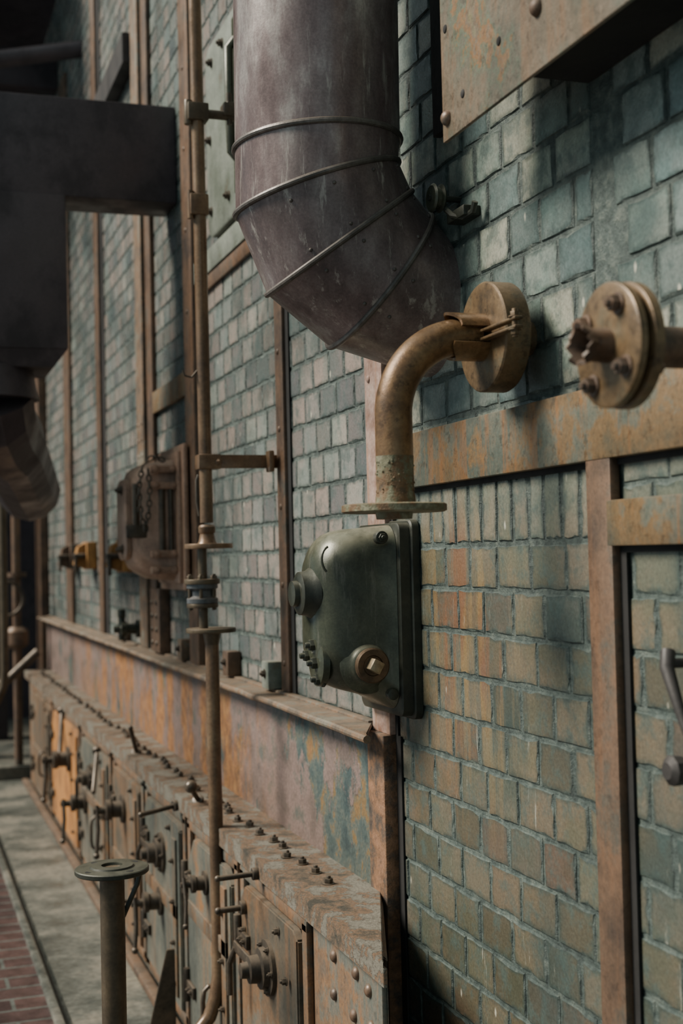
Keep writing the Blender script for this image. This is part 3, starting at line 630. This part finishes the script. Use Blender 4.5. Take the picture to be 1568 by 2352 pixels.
for (y,z,mt,lb) in ((6.12,1.52,M_yellow,'small bright ochre steel bracket on brickwork'),(7.31,1.53,M_yellow,'small ochre steel bracket on the far brickwork'),(8.02,1.53,M_stripd,'small dull brown steel bracket on the far brickwork')):
    root=thing('wall_bracket',lb,'bracket',(1.0,y,z-.07),'small brackets along the brick wall')
    b=B(); b.box((.99,y-.10,z-.075),(W,y+.1,z+.075),.006); b.prism([(.99,y-.06,z-.07),(.93,y-.06,z-.05),(.95,y-.06,z+.05),(.99,y-.06,z+.07)],(0,.1,0),.003); part(root,'bracket_plate',b,mt)
    b=B(); b.cyl((.92,y-.07,z),(.99,y-.07,z),.014,.002,14); b.box((.925,y-.09,z-.09),(.94,y-.05,z+.01),.003); part(root,'latch',b,M_iron)
root=thing('drain_valve','small dark iron drain valve low on the brickwork','valve',(.98,5.9,1.13))
b=B(); b.lathe((W,5.9,1.19),(-1,0,0),[(0,.04),(.02,.04),(.025,.024),(.06,.024),(.065,.035),(.09,.035),(.095,.018),(.12,.016)],20); part(root,'valve_body',b,M_greendk)
b=B(); b.cyl((.96,5.9,1.14),(.96,5.9,1.27),.016,.003,16); b.box((.945,5.875,1.24),(.975,5.925,1.28),.005); part(root,'valve_stem',b,M_greendk)
root=thing('riveted_plate','dark riveted steel plate below the valve housing','steel plate',(1.0,5.3,1.135))
b=B(); b.box((1.0,5.22,1.122),(W,5.41,1.38),.004); part(root,'plate',b,M_stripd)
b=B(); b.sphere((0,0,0),.012,sc=(.7,1,1)); repeat(root,'rivet',b,M_iron,[(1.0,5.27,1.16+.055*i) for i in range(4)]+[(1.0,5.36,1.16+.055*i) for i in range(4)])

# ------------------------------------------------------------------ short flanged post
root=thing('flanged_standpipe','short dark standing pipe topped by a flat flange','pipe',(.459,3.02,0))
b=B(); b.cyl((.459,3.02,.02),(.459,3.02,.80),.028,seg=36); b.lathe((.459,3.02,.772),(0,0,1),[(0,.028),(.006,.031),(.016,.032)],32); part(root,'pipe',b,M_vpipelow)
b=B(); b.lathe((.459,3.02,.789),(0,0,1),[(0,.03),(0,.082),(.002,.084),(.010,.084),(.012,.082),(.013,.05),(.017,.048),(.017,.024),(.003,.022)],48,caps=False); b.cyl((.459,3.02,.788),(.459,3.02,.792),.024,mi=1)
for k in range(4):
    a=k*PI/2+.5; b.cyl((.459+.064*math.cos(a),3.02+.064*math.sin(a),.796),(.459+.064*math.cos(a),3.02+.064*math.sin(a),.8016),.009,seg=16,mi=1)
part(root,'top_flange',b,[M_greendk,M_nearblack])
b=B(); b.tube([(.528,3.03,.79),(.518,3.03,.755),(.485,3.03,.685),(.47,3.03,.66)],.006,8); part(root,'side_arm',b,M_greendk)
b=B(); b.cyl((.459,3.02,0),(.459,3.02,.02),.09,.003,36); part(root,'base_flange',b,M_vpipelow)

# ------------------------------------------------------------------ flaking plate box upper right
root=thing('riveted_cover_box','projecting steel box with flaking orange and green painted plate','steel box',(.95,1.6,2.21))
b=B(); b.box((.905,1.15,2.208),(.913,2.057,3.3),.002); part(root,'face_plate',b,M_plate)
b=B(); b.box((.913,1.15,2.235),(W,1.80,3.3),.002); part(root,'box_body',b,M_nearblack)  # near-black colour carries the shade under the projecting box
b=B(); b.sphere((0,0,0),.0135,sc=(.9,1,1)); 
repeat(root,'rivet',b,M_stripd,[(.905,2.035,2.245),(.905,1.935,2.43),(.905,1.70,2.30),(.905,2.035,2.52),(.905,1.56,2.36),(.905,1.40,2.25)])
b=B(); b.sphere((0,0,0),.0075,sc=(.4,1,1)); repeat(root,'hole',b,M_nearblack,[(.905,1.97,2.265),(.905,1.83,2.30),(.905,1.62,2.33),(.905,2.035,2.40),(.905,1.50,2.30)])

root=thing('lever_handle','dark straight iron lever with rough knob on the brickwork','lever',(1.0,1.52,1.2))
b=B(); b.tube([(1.01,1.572,1.355),(1.0,1.56,1.335),(1.0,1.53,1.275),(1.0,1.515,1.25)],.008,12,rv=[.011,.010,.007,.006]); b.cyl((1.0,1.565,1.34),(W+.002,1.565,1.34),.007,seg=12); part(root,'lever',b,M_black)
b=B(); b.lathe((W+.002,1.53,1.20),(-1,0,0),[(0,.022),(.02,.024),(.03,.014),(.045,.014),(.05,.02),(.065,.021),(.072,.012)],10); part(root,'spindle',b,M_black)

# ------------------------------------------------------------------ dark overhead casing at left
root=thing('duct_casing','large dark purple steel box duct bracketed to the wall','duct',(.3,5.1,2.2))
b=B(); b.box((-.8,4.93,2.873),(W,5.15,3.25),.006); part(root,'cross_arm',b,M_dark)
b=B(); b.box((-.8,4.925,2.293),(.62,5.3,2.878),.006); part(root,'vertical_leg',b,M_dark)
b=B(); b.loft([[(-.7,4.93,2.293),(.618,4.93,2.293),(.618,5.3,2.293),(-.7,5.3,2.293)],[(-.65,4.96,2.23),(.57,4.96,2.23),(.57,5.27,2.23),(-.65,5.27,2.23)]]); part(root,'hopper_skirt',b,M_dark)
b=B(); b.tube([(.33,5.12,2.24),(.33,5.12,2.12)],.2,24,rv=[.18,.2]); part(root,'collar',b,M_dark)
b=B(); b.tube([(.33,5.12,2.13),(.34,5.15,2.08),(.38,5.30,2.03),(.44,5.5,1.99)],.2,12,rv=[.185,.18,.17,.16]); part(root,'lower_elbow',b,M_dark,ang=12)
b=B(); b.tube([(.44,5.5,1.99),(.64,6.7,1.86)],.155,12); part(root,'slanted_pipe',b,M_dark,ang=12)
for (x,y,w,h,lb) in ((.55,9.9,.12,2.6,'dark steel stanchion beyond the wall end'),(.2,10.6,.25,7,'wide dark steel column beyond the wall'),(.85,11.5,.2,7,'tall dark column in the gloom')):
    b=B(); b.box((x-w,y-.02,0),(x+w*.2,y+.0,h),.003); b.box((x-w*.5,y,0),(x-w*.4,y+.16,h),.003); b.box((x-w,y+.16,0),(x+w*.2,y+.18,h),.003)
    single('steel_column',b,M_dark,lb,'steel column',group='background steel columns')
root=thing('background_pipe','dim brown pipe curving down to the floor','pipe',(.6,8.0,0))
b=B(); b.tube([(.62,8.2,2.6),(.62,8.2,.85),(.61,8.2,.75),(.57,8.2,.66),(.50,8.2,.62),(.35,8.2,.58),(.3,8.2,.5),(.3,8.2,0)],.025,14); part(root,'bent_pipe',b,M_vpipelow)
b=B(); b.tube([(.2,9.0,.6),(.5,9.0,.62),(.7,9.0,.72),(.9,9.0,.9)],.03,12); part(root,'hose',b,M_iron)
root=thing('background_valve_stand','dim rusty valve stand beside the wall end','valve',(.8,9.42,0))
b=B(); b.tube([(.80,9.42,.09),(.80,9.42,1.9)],.03,12); b.lathe((.8,9.42,.9),(0,0,1),[(0,.05),(.03,.08),(.12,.08),(.15,.05)],16); b.lathe((.8,9.42,1.4),(0,0,1),[(0,.07),(.03,.07)],16); part(root,'stand',b,M_stripd)
b=B(); b.tube([(.72+.12*math.cos(t),9.36,1.25+.12*math.sin(t)) for t in [2*PI*k/20 for k in range(20)]],.012,8,closed=True); part(root,'handwheel',b,M_iron)
b=B(); b.tube([(-.8,7.5,4.35),(.4,7.5,4.3),(W,7.5,4.45)],.05,12); single('overhead_pipe',b,M_dark,'dark overhead pipe fixed to the wall','pipe')
b=B(); b.box((-.5,8.6,4.6),(W,8.75,4.85),.01); single('overhead_beam',b,M_dark,'dark overhead steel beam','beam')
b=B(); b.box((-.6,7.6,5.2),(2.0,13,5.4)); struct('ceiling',b,M_dark)
b=B(); b.prism([(W-.06,5.75,3.72),(W-.06,6.88,3.72),(W-.06,6.88,3.86),(W-.06,5.75,3.86)],(.06,0,0),.004); single('steel_strap',b,M_black,'dark horizontal strap high on the far wall','steel strap',group='steel straps on the brick wall')

# ------------------------------------------------------------------ light
w=bpy.data.worlds.new('world'); bpy.context.scene.world=w; w.use_nodes=True
bg=w.node_tree.nodes['Background']; bg.inputs[0].default_value=(.6,.77,.82,1); bg.inputs[1].default_value=.58
s=bpy.data.lights.new('sun','SUN'); s.energy=7.8; s.angle=math.radians(24); s.color=(1,.92,.8)
so=bpy.data.objects.new('sun',s); col.objects.link(so)
d=Vector((1,-.32,-1.0)); so.rotation_euler=d.to_track_quat('-Z','Y').to_euler(); so.location=(-3,4,5)

# ------------------------------------------------------------------ camera
phi=math.radians(18.88)
Mx=Matrix.Rotation(-phi,4,'Z')@Matrix.Rotation(math.radians(90+1.89),4,'X')@Matrix.Rotation(math.radians(-1.35),4,'Z')
cam=bpy.data.cameras.new('camera'); co=bpy.data.objects.new('camera',cam); col.objects.link(co)
co.matrix_world=Matrix.Translation((0,0,1.5))@Mx
cam.sensor_fit='VERTICAL'; cam.sensor_height=36; cam.lens=45.92; cam.clip_start=.05
cam.dof.use_dof=True; cam.dof.focus_distance=2.6; cam.dof.aperture_fstop=3.6
bpy.context.scene.camera=co
